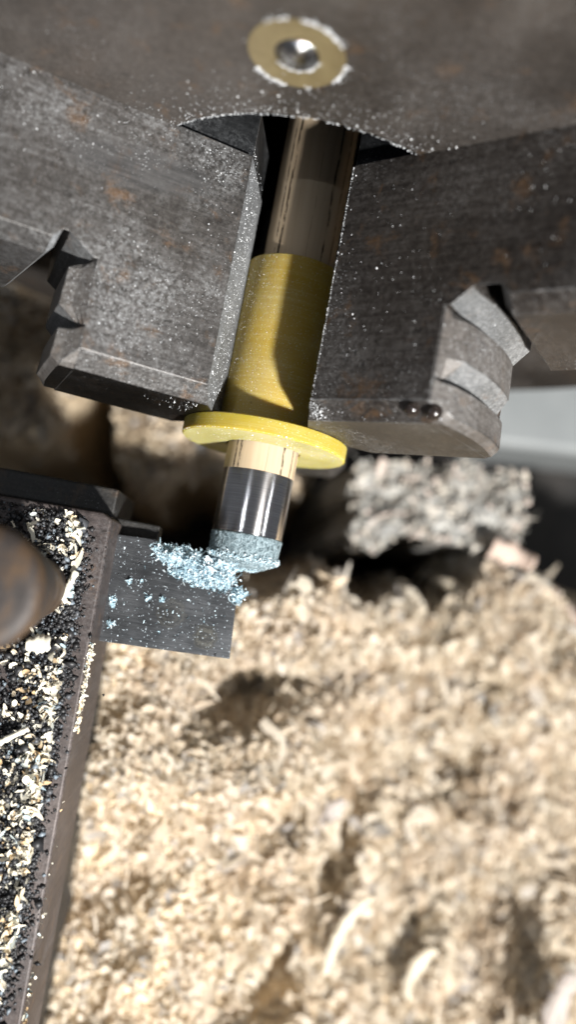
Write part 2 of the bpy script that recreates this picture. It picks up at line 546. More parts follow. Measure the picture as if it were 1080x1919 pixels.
def curls(pos, length, width, arc, tilt=0.8, seg=5):
    """pos (n,3); every chip is a bent ragged strip; returns verts, quads"""
    n = len(pos)
    t = np.linspace(-0.5, 0.5, seg + 1)
    A = np.maximum(arc, 0.05)[:, None]
    r = (length[:, None]) / A
    x = r * np.sin(A * t)
    z = r * (1 - np.cos(A * t)) - r * (1 - np.cos(A * 0.5)) * 0.5
    prof = (1 - 0.75 * np.abs(2 * t) ** 2.5)[None, :]
    h1 = width[:, None] * 0.5 * prof * rng.uniform(0.55, 1.25, (n, seg + 1))
    h2 = width[:, None] * 0.5 * prof * rng.uniform(0.55, 1.25, (n, seg + 1))
    hel = rng.normal(0, 0.25, n)[:, None] * length[:, None] * t[None, :]
    cup = rng.uniform(-0.25, 0.25, (n, 1)) * width[:, None]
    P = np.zeros((n, seg + 1, 2, 3))
    P[:, :, 0, 0] = x; P[:, :, 0, 1] = hel - h1; P[:, :, 0, 2] = z + cup
    P[:, :, 1, 0] = x; P[:, :, 1, 1] = hel + h2; P[:, :, 1, 2] = z - cup
    P = P.reshape(n, -1, 3)
    R = rand_rot(n, tilt)
    P = np.einsum('nij,nkj->nki', R, P) + pos[:, None, :]
    k = (seg + 1) * 2
    base = np.array([[2 * j, 2 * j + 1, 2 * j + 3, 2 * j + 2] for j in range(seg)])
    Q = (np.arange(n) * k)[:, None, None] + base[None]
    return P.reshape(-1, 3), Q.reshape(-1, 4)


def grains(pos, size):
    """tiny uneven eight-sided grains"""
    n = len(pos)
    b = np.array([[1, 0, 0], [-1, 0, 0], [0, 1, 0], [0, -1, 0], [0, 0, 1], [0, 0, -1]], float)
    P = b[None] * rng.uniform(0.4, 1.3, (n, 6, 1)) * size[:, None, None] * 0.5
    P = np.einsum('nij,nkj->nki', rand_rot(n, 1.5), P) + pos[:, None, :]
    f = np.array([[0, 2, 4], [2, 1, 4], [1, 3, 4], [3, 0, 4], [2, 0, 5], [1, 2, 5], [3, 1, 5], [0, 3, 5]])
    Q = (np.arange(n) * 6)[:, None, None] + f[None]
    return P.reshape(-1, 3), Q.reshape(-1, 3)


def join(parts):
    V, Q, o = [], [], 0
    for v, q in parts:
        V.append(v); Q.append(q + o); o += len(v)
    return np.concatenate(V), np.concatenate(Q)


def vnoise(x, y, f, seed):
    """smooth value noise, numpy"""
    r = np.random.default_rng(seed).uniform(-1, 1, (64, 64))
    X, Y = x * f + 1000, y * f + 1000
    i, j = np.floor(X).astype(int), np.floor(Y).astype(int)
    u, v = X - i, Y - j
    u, v = u * u * (3 - 2 * u), v * v * (3 - 2 * v)
    g = lambda a, b: r[a % 64, b % 64]
    return (g(i, j) * (1 - u) + g(i + 1, j) * u) * (1 - v) + (g(i, j + 1) * (1 - u) + g(i + 1, j + 1) * u) * v


def smooth(x, a, b):
    t = np.clip((x - a) / (b - a), 0, 1)
    return t * t * (3 - 2 * t)


# ------------------------------------------------------------------ setting: bed floor and packed chips
FLOOR = -215
V, F = box(-420, 420, -520, 200, FLOOR - 10, FLOOR)
link('bed_floor', pymesh('bed_floor', V, F), mats=['floor'], kind='structure')


def heap_z(x, y):
    edge = -51 + 5 * vnoise(x, y * 0, 0.045, 3) + 4 * vnoise(x, y * 0, 0.13, 4) + 9 * np.exp(-((x - 74) / 13) ** 2) - 12 * smooth(-x, -12, 6)
    m = smooth(edge - y, -6, 15)                                   # 1 on the heap, 0 in the trough
    top = -40 - 46 * smooth(x, -8, 60) - 10 * smooth(x, 60, 130) + 7 * vnoise(x, y, 0.028, 1) + 8.5 * vnoise(x, y, 0.055, 2) + 4.2 * vnoise(x, y, 0.13, 5)
    # hollow behind the end of the blade, gully running down the lower heap
    hol = np.exp(-(((x - 8) / 15) ** 2 + ((y + 96 - 0.25 * x) / 7) ** 2))
    hol2 = np.exp(-(((x - 24) / 16) ** 2 + ((y + 88) / 5) ** 2))
    gul = np.exp(-(((x - 36 - (y + 140) * 0.30 - 2.5 * vnoise(x, y, 0.09, 16)) / 5.0) ** 2)) * smooth(-y, 104, 128) * smooth(y, -178, -160)
    top = top - 26 * hol - 10 * hol2 - 17 * gul
    low = -118 + 6 * vnoise(x, y, 0.03, 6) + 6 * vnoise(x, y, 0.09, 7)
    low = low - 115 * (1 - far_mask(x, y))
    return low * (1 - m) + top * m


def far_mask(x, y):
    """1 where chips lie in the trough under the chuck, 0 where its bottom is bare"""
    bare = smooth(y + 8 * vnoise(x, y, 0.06, 8), -38, -46)
    bare = np.maximum(bare, smooth(x + 4 * vnoise(x, y, 0.1, 9), 14, 24))
    slit = np.exp(-(((x + 58 + 4 * vnoise(x, y, 0.06, 10)) / 5) ** 2)) * smooth(-y, 2, 12)
    return 1 - np.maximum(bare, np.clip(slit * 1.6, 0, 1))


gx, gy = np.meshgrid(np.linspace(-260, 300, 281), np.linspace(-330, 90, 211))
gz = heap_z(gx, gy) - 1.5
nx, ny = gx.shape[1], gx.shape[0]
idx = np.arange(nx * ny).reshape(ny, nx)
Q = np.stack([idx[:-1, :-1], idx[:-1, 1:], idx[1:, 1:], idx[1:, :-1]], -1).reshape(-1, 4)
link('chip_bed', npmesh('chip_bed', np.stack([gx, gy, gz], -1).reshape(-1, 3), Q), mats=['heap'], smooth=True, kind='structure')


def on_heap(n, x0, x1, y0, y1, lift):
    x, y = rng.uniform(x0, x1, n), rng.uniform(y0, y1, n)
    z = heap_z(x, y) + rng.uniform(-0.6, 1, n) * lift
    k = z > -140
    return np.stack([x, y, z], 1)[k]


parts = []
A_ = (-45, 150, -235, -48)
hol_ = (-16, 34, -112, -78)
rim_ = (-10, 110, -72, -46)
for area, cnt in ((A_, 15000), (hol_, 3600), (rim_, 1800)):         # ordinary curls
    p = on_heap(cnt, *area, 2.2)
    n = len(p)
    f_ = 0.8 + 0.55 * smooth(p[:, 0], 0, 70)
    parts.append(curls(p, rng.lognormal(1.4, 0.42, n) * f_, rng.lognormal(0.78, 0.36, n) * f_, rng.uniform(0.8, 4.4, n), 0.6, seg=6))
p = on_heap(7000, *A_, 1.8)                                         # narrow twisted strips
n = len(p)
parts.append(curls(p, rng.lognormal(1.3, 0.45, n), rng.lognormal(-0.3, 0.35, n), rng.uniform(0.5, 3.5, n), 0.6, seg=5))
p = on_heap(9000, *A_, 1.6)                                         # crumbs
n = len(p)
parts.append(curls(p, rng.lognormal(0.4, 0.45, n), rng.lognormal(-0.1, 0.4, n), rng.uniform(0.5, 2.6, n), 0.6, seg=3))
p = on_heap(2000, 0, 150, -235, -52, 2.4)                           # broad flakes, more of them to the right
n = len(p)
k = rng.uniform(0, 1, n) < smooth(p[:, 0], -10, 60) * 0.75 + 0.1
p = p[k]; n = len(p)
parts.append(curls(p, rng.uniform(5, 14, n), rng.uniform(3, 7.5, n), rng.uniform(0.8, 4.4, n), 0.5, seg=7))
p = on_heap(160, -30, 150, -235, -56, 1.5)                          # long strands
n = len(p)
parts.append(curls(p, rng.uniform(9, 22, n), rng.uniform(0.5, 1.8, n), rng.uniform(0.3, 1.8, n), 0.2, seg=6))
Vc, Qc = join(parts)
link('wood_chips', npmesh('wood_chips', Vc, Qc), mats=['chip'], label='deep heap of pale curled wood chips filling the tray', cat='wood chips', kind='stuff')

parts = []
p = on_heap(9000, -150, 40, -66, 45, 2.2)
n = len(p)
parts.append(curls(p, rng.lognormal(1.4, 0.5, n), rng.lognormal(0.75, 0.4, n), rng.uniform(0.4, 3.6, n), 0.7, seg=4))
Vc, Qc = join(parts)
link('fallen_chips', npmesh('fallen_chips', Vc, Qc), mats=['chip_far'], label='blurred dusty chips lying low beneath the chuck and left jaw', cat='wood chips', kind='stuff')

# grey painted casting at the right edge and the dust caked block before it
V, F = prism([(84, 5), (135, 9), (260, 16), (260, 120), (84, 120)], -214, -170)
o = link('painted_casting', pymesh('painted_casting', V, F, (150, 60, -214)), mats=['paint'], label='smooth light grey painted casting at the right edge below the chuck', cat='machine casting')
o.location = Vector((150, 60, -214)) * S
bevel(o, 3, 3)

blk = empty('slide_block', (52, -37, -214.5), 'grey block caked with dust and chips behind the yellow flange', 'machine block')
nu, nv = 52, 30
U, W_ = np.meshgrid(np.linspace(0, 1, nu), np.linspace(0, 1, nv))


def blk_xy(u, w):
    x = 30.5 + 44.5 * u + 2.2 * vnoise(u * 40, w * 20, 0.22, 11) - 2 * w * (1 - u)
    y = -48.5 + 20 * w + 6.5 * u + 2.2 * vnoise(u * 40, w * 20, 0.22, 12) - 4 * (1 - w) * smooth(u, 0.25, 0.0)
    return x, y


def blk_z(x, y):
    return -78 + 3.0 * vnoise(x, y, 0.11, 13) + 2.2 * vnoise(x, y, 0.3, 14) + 1.2 * vnoise(x, y, 0.8, 15)


bx, by = blk_xy(U, W_)
bz = blk_z(bx, by)
Vb = np.stack([bx, by, bz], -1).reshape(-1, 3)
Vlow = Vb.copy(); Vlow[:, :2] = (Vlow[:, :2] - (52, -37)) * 1.5 + (52, -37); Vlow[:, 2] = -214.5
idx = np.arange(nu * nv).reshape(nv, nu)
Qt = np.stack([idx[:-1, :-1], idx[:-1, 1:], idx[1:, 1:], idx[1:, :-1]], -1).reshape(-1, 4)
ring = np.concatenate([idx[0, :], idx[1:, -1], idx[-1, -2::-1], idx[-2:0:-1, 0]])
Qs = np.stack([ring, np.roll(ring, -1), np.roll(ring, -1) + nu * nv, ring + nu * nv], -1)
link('block', npmesh('block', np.concatenate([Vb, Vlow]), np.concatenate([Qt, Qs]), (52, -37, -214.5)), blk, ['block'])
n = 1700
u, v_ = rng.uniform(-0.02, 1.02, n), rng.uniform(-0.03, 1.03, n)
qx, qy = blk_xy(u, v_)
p = np.stack([qx, qy, blk_z(qx, qy) + rng.uniform(-0.3, 1.2, n)], 1)
cv = curls(p, rng.lognormal(0.4, 0.75, n), rng.lognormal(0.1, 0.6, n), rng.uniform(0.3, 3, n), 0.6, seg=4)
link('caked_chips', npmesh('caked_chips', cv[0], cv[1]), mats=['chip_block'], label='dusty chips lying on the grey block behind the flange', cat='wood chips', kind='stuff')

# ------------------------------------------------------------------ chuck
chuck = empty('lathe_chuck', (0, 0, 0), 'worn dark steel three-jaw lathe chuck gripping the yellow sleeve', 'lathe chuck')
RB, RO = 31.83, 104.0
V, F = lathe([(RB + 0.5, 0), (RO - 2.0, 0), (RO, 2.0), (RO, 70), (RB, 70), (RB, 0.5)], 256, closed=True)
me = pymesh('chuck_body', V, F)
o = link('chuck_body', me, chuck, ['chuck', 'bore', 'bright_edge'])
nn = 256
for p in me.polygons:
    c = p.center / S
    r = math.hypot(c.x, c.z)
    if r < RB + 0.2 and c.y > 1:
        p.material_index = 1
    elif r < RB + 0.6:
        p.material_index = 2
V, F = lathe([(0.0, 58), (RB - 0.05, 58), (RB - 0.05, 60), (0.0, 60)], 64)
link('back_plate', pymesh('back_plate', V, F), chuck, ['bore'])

# oiler: brass ring set in the face, ball in its middle
OX, OZ = -5.2, 45.2


def oil_wob(r, a, t):
    return 0.0


V, F = lathe([(2.95, 0.9), (3.0, -0.05), (6.3, -0.08), (6.5, -0.03), (6.5, 0.6)], 72)
V = [(x + OX, y, z + OZ) for x, y, z in V]
oil = link('oil_fitting', pymesh('oil_fitting', V, F[:-2]), chuck, ['brass'])
oil['label'] = 'brass ring of the oiler set in the chuck face'
prof = [(2.9 * math.sin(a), 0.9 - 2.3 * math.cos(a)) for a in np.linspace(0, math.pi * 0.55, 14)]
prof = [(3.0, -0.02), (2.85, 0.35), (2.3, 0.6)] + [(2.1 * math.cos(a), 0.6 - 1.3 * math.sin(a)) for a in np.linspace(0, math.pi / 2, 9)]
V, F = lathe(prof, 48)
V = [(x + OX + 0.15, y, z + OZ - 0.1) for x, y, z in V]
link('ball', pymesh('ball', V, F), oil, ['chrome'], smooth=True)
# ------------------------------------------------------------------ jaws


def yE(n):
    a = abs(n)
    return -41.0 + 2.7 * max(0.0, (a - 10.4) / 2.6)


def yB(n):
    return -25.3 + 2.0 * max(0.0, (n - 10.2) / 2.8)


def gr(n):
    return -21.8 + 4.0 * min(1.0, max(0.0, (12.5 - n) / 5))


def make_jaw(el, side, slope, b, bar, curv, mat_main, mat_end, mat_nose, label=None):
    a = math.radians(el)

    def bs(n):                                         # where the long bar of the jaw begins, slanting across its width
        t = (13 - n) / 26
        return b + bar[0] * (1 - t) + bar[1] * t

    ca, sa = math.cos(a), math.sin(a)

    def tf(s, y, n):
        return (side * ca * s - side * sa * n, y, sa * s + ca * n)

    def clamp(s, n):                                   # bevelled upper edge, rounded lower edge of the toothed end
        if s > b + 0.3:
            s = max(b + 0.3, s - curv * (n - 1.0) ** 2 / 75)
        if n > 10:
            return min(s, b + 0.1 + (13 - n))
        if n < -3:
            return min(s, b + 4.4 - (10 - math.sqrt(max(0.0, 100 - (n + 3) ** 2))))
        return s

    lv = []
    for n in (13, 10.4, 10.2, 8, 6, 4, 2, 0, -2, -4, -6, -8, -10.4, -13):
        sn = 9.2 + slope * abs(n)
        cu = curv * (max(-10.0, min(10.0, n)) - 1) ** 2 / 75
        lv.append((n, [(sn, 0.4), (sn, yE(n)), (b, yE(n)), (b, -24.4), (b + 0.9, -24.4), (b + 5.0 - cu, -21.9), (b + 5.2 - cu, gr(n)), (bs(n) - 0.2, gr(n)),
                       (bs(n), min(yB(n) + 1.5, gr(n) - 0.1)), (bs(n) + 1.2, yB(n)), (92, yB(n)), (92, 0.4)]))
    V1, F1 = loft(lv, tf)
    # tongue running on into the chuck, narrower than the jaw
    lv = []
    for n in (11.2, 4, 0, -4, -11.2):
        sn = 9.2 + slope * abs(n) + 0.3
        lv.append((n, [(sn, 9.0), (sn, 0.2), (92, 0.2), (92, 9.0)]))
    V2, F2 = loft(lv, tf)
    V3, F3 = loft([(6.5, [(14.5, 24), (14.5, 8), (18, 8), (18, 24)]), (-6.5, [(14.5, 24), (14.5, 8), (18, 8), (18, 24)])], tf)
    k, k2 = len(V1), len(V1) + len(V2)
    F = F1 + [tuple(i + k for i in f) for f in F2] + [tuple(i + k2 for i in f) for f in F3]
    me = pymesh('jaw', V1 + V2 + V3, F)
    o = link('jaw', me, chuck, [mat_main, mat_end, mat_nose, 'worn', 'flank', 'bore', 'tongue'])

    def jn(p):
        return side * ca * p.normal.x + sa * p.normal.z, p.normal.y, -side * sa * p.normal.x + ca * p.normal.z

    for p in me.polygons:
        c = p.center / S
        ns, nyy, nn_ = jn(p)
        s = side * ca * c.x + sa * c.z
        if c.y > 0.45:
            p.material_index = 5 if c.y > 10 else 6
            continue
        if nyy < -0.9 and c.y < -40:
            p.material_index = 1
        elif ns < -0.3:
            p.material_index = 2
        elif b + 0.95 < s < b + 5.0 and -24.4 < c.y < -21.8 and nyy < -0.3:
            p.material_index = 4
    bevel(o, 0.11, 2, 30, 3)
    if label:
        o['label'] = label
    nl = [12.9, 11.9, 10.9, 10.0, 8, 6, 4, 2, 0, -2, -4, -6, -8, -9.5, -10.8, -11.8, -12.9]
    outl = [[(b - 2, -34.5), (b + 0.6, -34.7), (b + 4.2, -31.9), (b + 3.9, -26.0), (b + 0.7, -24.5), (b - 2, -24.5)],
            [(b - 2, None), (b + 2.4, None), (b + 3.9, 1.0), (b + 3.6, -35.5), (b + 0.6, -34.9), (b - 2, -34.9)]]
    for ol in outl:
        lv = []
        for n in nl:
            pts = []
            for s_, y_ in ol:
                if y_ is None:
                    y_ = yE(n) + 0.05
                elif y_ > 0:
                    y_ = yE(n) + 0.05 + y_
                pts.append((clamp(s_, n), max(y_, yE(n) + 0.05)))
            lv.append((n, pts))
        V, F = loft(lv, tf)
        t = link('tooth', pymesh('tooth', V, F), o, ['jaw_tooth', mat_end, 'flank', 'worn'])
        for p in t.data.polygons:
            ns, nyy, nn_ = jn(p)
            if nyy < -0.9:
                p.material_index = 1
            elif nyy < -0.3 and ns > 0.3 and abs(nn_) < 0.3 and p.center.y / S > -36 and (-side * sa * p.center.x + ca * p.center.z) / S < 10.4:
                p.material_index = 2
        bevel(t, 0.15, 2, 40, 3)
    return o, tf


jl, tfL = make_jaw(21, -1, 0.545, 36.5, (6.0, 10.5), 0.1, 'jaw_l', 'jaw_end_dark', 'nose', 'grey speckled jaw with black oily end')
jr, tfR = make_jaw(39, 1, 0.68, 38.1, (8.2, 6.2), 1.0, 'jaw_r', 'jaw_end', 'jaw_r', 'darker brown jaw with bright toothed corner')
jb, tfB = make_jaw(-81, 1, 0.6, 37, (7, 7), 1.0, 'jaw_r', 'jaw_end', 'jaw_r')

# ------------------------------------------------------------------ sleeve
slv = empty('collet_sleeve', (0, -43.7, -14.9), 'translucent yellow plastic sleeve with a round flange held between the jaws', 'sleeve')
off = (0, -43.7, -14.9)
V, F = lathe([(6.75, -10.9), (8.95, -10.6), (9.2, -10.9), (9.2, -38.8), (9.3, -40.4), (9.6, -41.2), (6.75, -41.2)], 128, closed=True)
link('sleeve', pymesh('sleeve', V, F, off), slv, ['sleeve'], smooth=True).modifiers.new('e', 'EDGE_SPLIT').split_angle = math.radians(40)
V, F = lathe([(6.75, -40.9), (14.5, -40.9), (14.87, -41.15), (14.87, -43.45), (14.6, -43.7), (6.75, -43.7)], 160, closed=True)
fl = link('flange', pymesh('flange', V, F, off), slv, ['flange', 'flange_face'], smooth=True)
for p in fl.data.polygons:
    p.material_index = 1 if p.normal.y < -0.9 else 0
fl.modifiers.new('e', 'EDGE_SPLIT').split_angle = math.radians(30)

# ------------------------------------------------------------------ cue
cue = empty('cue_shaft', (0, -60, -6.4), 'wooden cue shaft with steel ferrule and blue tip running through the sleeve', 'cue')
off = (0, -60, -6.4)
V, F = lathe([(6.62, 56), (6.6, 10), (6.5, -20), (6.42, -48.45)], 96)
link('shaft', pymesh('shaft', V, F, off), cue, ['shaft'], smooth=True).modifiers.new('e', 'EDGE_SPLIT').split_angle = math.radians(40)
V, F = lathe([(6.2, -48.4), (6.38, -48.5), (6.4, -48.7), (6.4, -59.35), (6.34, -59.55), (6.15, -59.6)], 128)
link('ferrule', pymesh('ferrule', V, F, off), cue, ['ferrule'], smooth=True).modifiers.new('e', 'EDGE_SPLIT').split_angle = math.radians(40)


def tip_wob(r, a, t):
    if r < 1:
        return 0
    k = 0.10 if a > -63 else 0.28
    return float(k * vnoise(np.array([t * 9.0]), np.array([a * 3.0]), 1.0, 31)[0] + k * 0.7 * vnoise(np.array([t * 27.0]), np.array([a * 5.0]), 1.0, 32)[0])


prof = [(6.2, -59.58)] + [(6.42 - 0.02 * i, -59.65 - 0.35 * i) for i in range(12)] + [(5.9, -64.1), (5.0, -64.7), (3.8, -65.2), (2.4, -65.6), (1.2, -65.8), (0.05, -65.8)]
V, F = lathe(prof, 220, wob=tip_wob)
tip = link('tip', pymesh('tip', V, F, off), cue, ['tip'], smooth=True)
# loosened fibres standing off the cut end
n = 1500
t = rng.uniform(-1.9, 1.9, n)
y = -62.9 - rng.beta(1.6, 1.2, n) * 2.9
r = np.where(y > -63.8, 6.3, 6.3 - (-63.8 - y) * 2.2) + rng.uniform(-0.05, 0.3, n)
p = np.stack([r * np.sin(t), y, r * np.cos(t)], 1)
fz = curls(p, rng.uniform(0.25, 0.75, n), rng.uniform(0.12, 0.3, n), rng.uniform(0.3, 3, n), 1.2, seg=3)
link('fibres', npmesh('fibres', fz[0], fz[1], off), tip, ['blue'], kind='stuff')

# ------------------------------------------------------------------ tool post, blade, shim
POST_Z = 10.0
post = empty('tool_post', (-60, -110, -60), 'rusty steel tool post strewn with black grit and pale chips', 'tool post')
off = (-60, -110, -60)
V, F = prism([(-22.3, -61.6), (-20.1, -150), (-19.6, -190), (-110, -190), (-110, -62.5), (-24.0, -60.8)], -9, POST_Z)
o = link('top_plate', pymesh('top_plate', V, F, off), post, ['post'])
bevel(o, 0.45, 3)
V, F = prism([(-26.0, -64), (-23.5, -190), (-110, -190), (-110, -64)], -60, -9.2)
link('lower_body', pymesh('lower_body', V, F, off), post, ['post_dark'])
V, F = box(-110, -23.6, -61.0, -55.8, -20, 1.5)
o = link('back_ledge', pymesh('back_ledge', V, F, off), post, ['post_dark'])
o.rotation_euler = (0, 0, 0)
bevel(o, 0.4, 2)
BX, BY = -32.0, -74.6
V, F = lathe([(0.01, 41.2), (6.2, 41.1), (7.6, 40.7), (8.2, 39.9), (8.3, 38.6), (6.8, 27), (6.5, 25), (5, 25), (5, 9.5), (0.01, 9.5)], 64, axis='Z')
V = [(x + BX, y + BY, z) for x, y, z in V]
o = link('clamp_bolt', pymesh('clamp_bolt', V, F, off), post, ['bolt'], smooth=True)
o['label'] = 'round worn rusty bolt head near the lens'
o.modifiers.new('e', 'EDGE_SPLIT').split_angle = math.radians(45)

tool = empty('cutting_tool', (-12, -73, -7), 'flat dark steel cutting blade reaching from the tool post to the cue tip', 'cutting tool')
off = (-12, -73, -7)
V, F = prism([(-34, -64.2), (-15.8, -63.2), (-10.7, -64.9), (-5.5, -66.2), (-0.9, -67.5), (0.4, -68.6), (1.15, -69.8), (1.1, -71.4), (0.35, -71.7), (1.0, -81.35), (-20, -82.2), (-34, -82.8)], -6.5, 1.0)
o = link('blade', pymesh('blade', V, F, off), tool, ['tool'])
bevel(o, 0.15, 2, 25)
V, F = box(-32, -15.6, -64.6, -60.6, -7, -1.6)
sh = link('shim_bar', pymesh('shim_bar', V, F, (-24, -62, -7)), mats=['post_dark'], label='short dusty dark bar tucked behind the cutting blade', cat='shim')
sh.location = Vector((-24, -62, -7)) * S
bevel(sh, 0.3, 2)
for ch in tool.children:
    pass

# blue shavings piled on the blade
cl = [(-11.9, -65.4, 2.3, 1.3, 1.9, 900), (-8.7, -65.9, 2.0, 1.5, 2.0, 900), (-5.6, -66.6, 1.9, 1.4, 2.2, 1000), (-3.2, -67.6, 1.8, 1.5, 2.0, 900),
      (-3.4, -65.0, 1.8, 1.3, 2.6, 700), (-1.2, -64.6, 1.6, 0.9, 3.4, 600), (0.4, -70.3, 0.9, 1.1, 0.5, 150), (-9.8, -68.0, 2.2, 1.0, 0.6, 240),
      (-14.3, -64.6, 1.3, 0.7, 0.6, 120), (-5.5, -69.0, 3.0, 0.9, 0.4, 200), (-20.8, -75.4, 0.4, 0.8, 0.35, 40), (-20.4, -79.0, 0.6, 0.3, 0.3, 25),
      (-12.4, -73.2, 0.25, 0.5, 0.3, 16), (-15.0, -73.4, 0.35, 0.4, 0.3, 18), (-18.6, -71.2, 0.25, 0.5, 0.4, 16)]
ps = []
for cx, cy, sx, sy, h, n in cl:
    n = int(n * 1.6)
    a = rng.normal(0, 0.55, (n, 2))
    rr = np.exp(-(a ** 2).sum(1) * 0.9)
    x, y = cx + a[:, 0] * sx, cy + a[:, 1] * sy
    z = 1.0 + rng.uniform(0.02, 1, n) * h * 1.15 * rr + 0.1
    ps.append(np.stack([x, y, z], 1))
p = np.concatenate(ps)
p = np.concatenate([p, np.stack([rng.uniform(-21, 0.5, 60), rng.uniform(-81, -65, 60), np.full(60, 1.08)], 1)])
n = len(p)
bl = curls(p, rng.lognormal(-0.4, 0.6, n), rng.lognormal(-1.3, 0.45, n), rng.uniform(0.5, 4.0, n), 0.9, seg=5)
link('blue_shavings', npmesh('blue_shavings', bl[0], bl[1]), mats=['blue'], label='clump of light blue tip shavings piled on the blade edge', cat='shavings', kind='stuff')

# grit and small chips on the tool post


def post_edge(y):
    """right limit of the grit on the post top"""
    return np.interp(y, [-190, -141, -135, -127, -115, -99, -82, -73, -65, -62], [-25.5, -24.6, -23.7, -23.4, -24.1, -24.3, -24.9, -25.7, -26.6, -28])


n = 20000
y = rng.uniform(-165, -62, n)
x = post_edge(y) - rng.exponential(1.0, n) * rng.choice([-0.5, 5.5], n, p=[0.08, 0.92]) + rng.normal(0, 0.5, n)
z = POST_Z + rng.uniform(0, 1.3, n) * np.clip((post_edge(y) - x) * 0.5, 0.15, 1)
g1 = grains(np.stack([x, y, z], 1), rng.lognormal(-0.65, 0.5, n))
link('black_grit', npmesh('black_grit', g1[0], g1[1]), mats=['grit'], label='black grit spread over the top of the tool post', cat='grit', kind='stuff')
n = 2600
y = rng.uniform(-165, -62, n)
x = post_edge(y) - 0.4 - rng.exponential(4.0, n) + rng.normal(0, 0.4, n)
keep = vnoise(x, y, 0.35, 41) + 0.6 * smooth(-y, 80, 100) + rng.uniform(-0.7, 0.7, n) > 0.25
p = np.stack([x, y, POST_Z + 0.7 + rng.uniform(0, 1.0, n)], 1)[keep]
n = len(p)
c1 = curls(p, rng.lognormal(0.2, 0.5, n), rng.lognormal(-0.3, 0.4, n), rng.uniform(0.3, 3.4, n), 0.6, seg=4)
n = 260                                                          # crumbs caught along the edge of the post
y = np.concatenate([rng.uniform(-96, -82, 215), rng.uniform(-150, -96, 25), rng.uniform(-141, -134, 20)])
x = np.interp(y, [-150, -61.6], [-20.1, -22.3]) + rng.normal(0.25, 0.18, n)
p = np.stack([x, y, POST_Z - 0.3 + rng.uniform(-0.5, 0.3, n)], 1)
c2 = curls(p, rng.lognormal(-0.6, 0.4, n), rng.lognormal(-0.9, 0.35, n), rng.uniform(0.3, 2.0, n), 0.6, seg=4)
Vc, Qc = join([c1, c2])
link('pale_crumbs', npmesh('pale_crumbs', Vc, Qc), mats=['chip_post'], label='small pale wood crumbs scattered in the grit on the tool post', cat='wood chips', kind='stuff')

# ------------------------------------------------------------------ single shavings one can point at


def shaving(name, loc, yaw, length, width, arc, pitch, roll, label, mat='chip', thick=0.25, taper=0.5, seg=14):
    V, F = [], []
    for i in range(seg + 1):
        t = i / seg - 0.5
        A = max(arc, 0.05)
        r = length / A
        x, z = r * math.sin(A * t), r * (1 - math.cos(A * t))
        h = width * 0.5 * (1 - taper * abs(2 * t) ** 2) * random.uniform(0.62, 1.2)
        for k in range(4):
            v = k / 3 * 2 - 1
            V.append((x, v * h + 0.1 * length * math.sin(t * 3) * 0.3, z + 0.16 * width * (1 - v * v)))
    for i in range(seg):
        for k in range(3):
            F.append((i * 4 + k, i * 4 + k + 1, i * 4 + k + 5, i * 4 + k + 4))
    me = bpy.data.meshes.new(name)
    me.from_pydata((np.array(V) * S).tolist(), [], F)
    o = link(name, me, mats=[mat], smooth=True, label=label, cat='wood shaving', group='single wood shavings')
    s = o.modifiers.new('thick', 'SOLIDIFY')
    s.thickness = thick * S
    o.location = Vector(loc) * S
    o.rotation_euler = (math.radians(roll), math.radians(pitch), math.radians(yaw))
    return o


def hz(x, y, d=2.0):
    return (x, y, float(heap_z(np.array([float(x)]), np.array([float(y)]))[0]) + d)


shaving('wood_shaving', (-26.6, -73.4, POST_Z + 1.6), 70, 5.2, 1.2, 0.7, 0, 0, 'pale straight shaving lying in black grit right of the bolt head', 'chip_post', 0.2, 0.15)
shaving('wood_shaving', (-31.0, -98.5, POST_Z + 2.2), 32, 8.0, 0.9, 0.3, -8, 0, 'thin pale splinter jutting over grit at the left edge of the picture', 'chip_post', 0.2, 0.3)
shaving('wood_shaving', (-29.3, -83.3, POST_Z + 1.8), 10, 4.0, 3.2, 1.0, 0, 0, 'tan flat flake just below the bolt head', 'chip_post', 0.25, 0.5)
shaving('wood_shaving', hz(42, -147, 3.0), 66, 24, 4.0, 1.0, -8, 22, 'long whitish shaving standing along the gully in the lower heap', 'shave_white', 0.3, 0.5)
shaving('wood_shaving', hz(103, -163, 9.0), 76, 25, 7.0, 1.2, 0, 10, 'grey brown rolled shaving in the lower right corner', 'shave_grey', 0.4, 0.3)
shaving('wood_shaving', hz(94, -58, 6.0), -38, 20, 6.5, 2.2, 10, 0, 'pinkish shaving overhanging the dark gap at the right edge', 'shave_pink', 0.4, 0.3)
shaving('wood_shaving', (72, -46, -76), -14, 17, 6.5, 2.4, 6, 14, 'stout pale chip lying on the front right of the grey block', 'shave_pink', 0.5, 0.3)
shaving('wood_shaving', hz(64, -59, 5.5), -20, 22, 3.4, 2.4, 0, 170, 'arched curl bridging the dark gap below the grey block', 'shave_white', 0.4, 0.3)
shaving('wood_shaving', hz(67, -161, 3.0), 62, 16, 6.5, 1.4, 0, 12, 'broad pale flake lying left of the grey brown shaving', 'shave_white', 0.3, 0.5)
shaving('wood_shaving', hz(34, -120, 3.0), 50, 9, 5, 1.2, 0, 0, 'small greyish flake at the upper end of the gully', 'shave_grey', 0.3, 0.4)

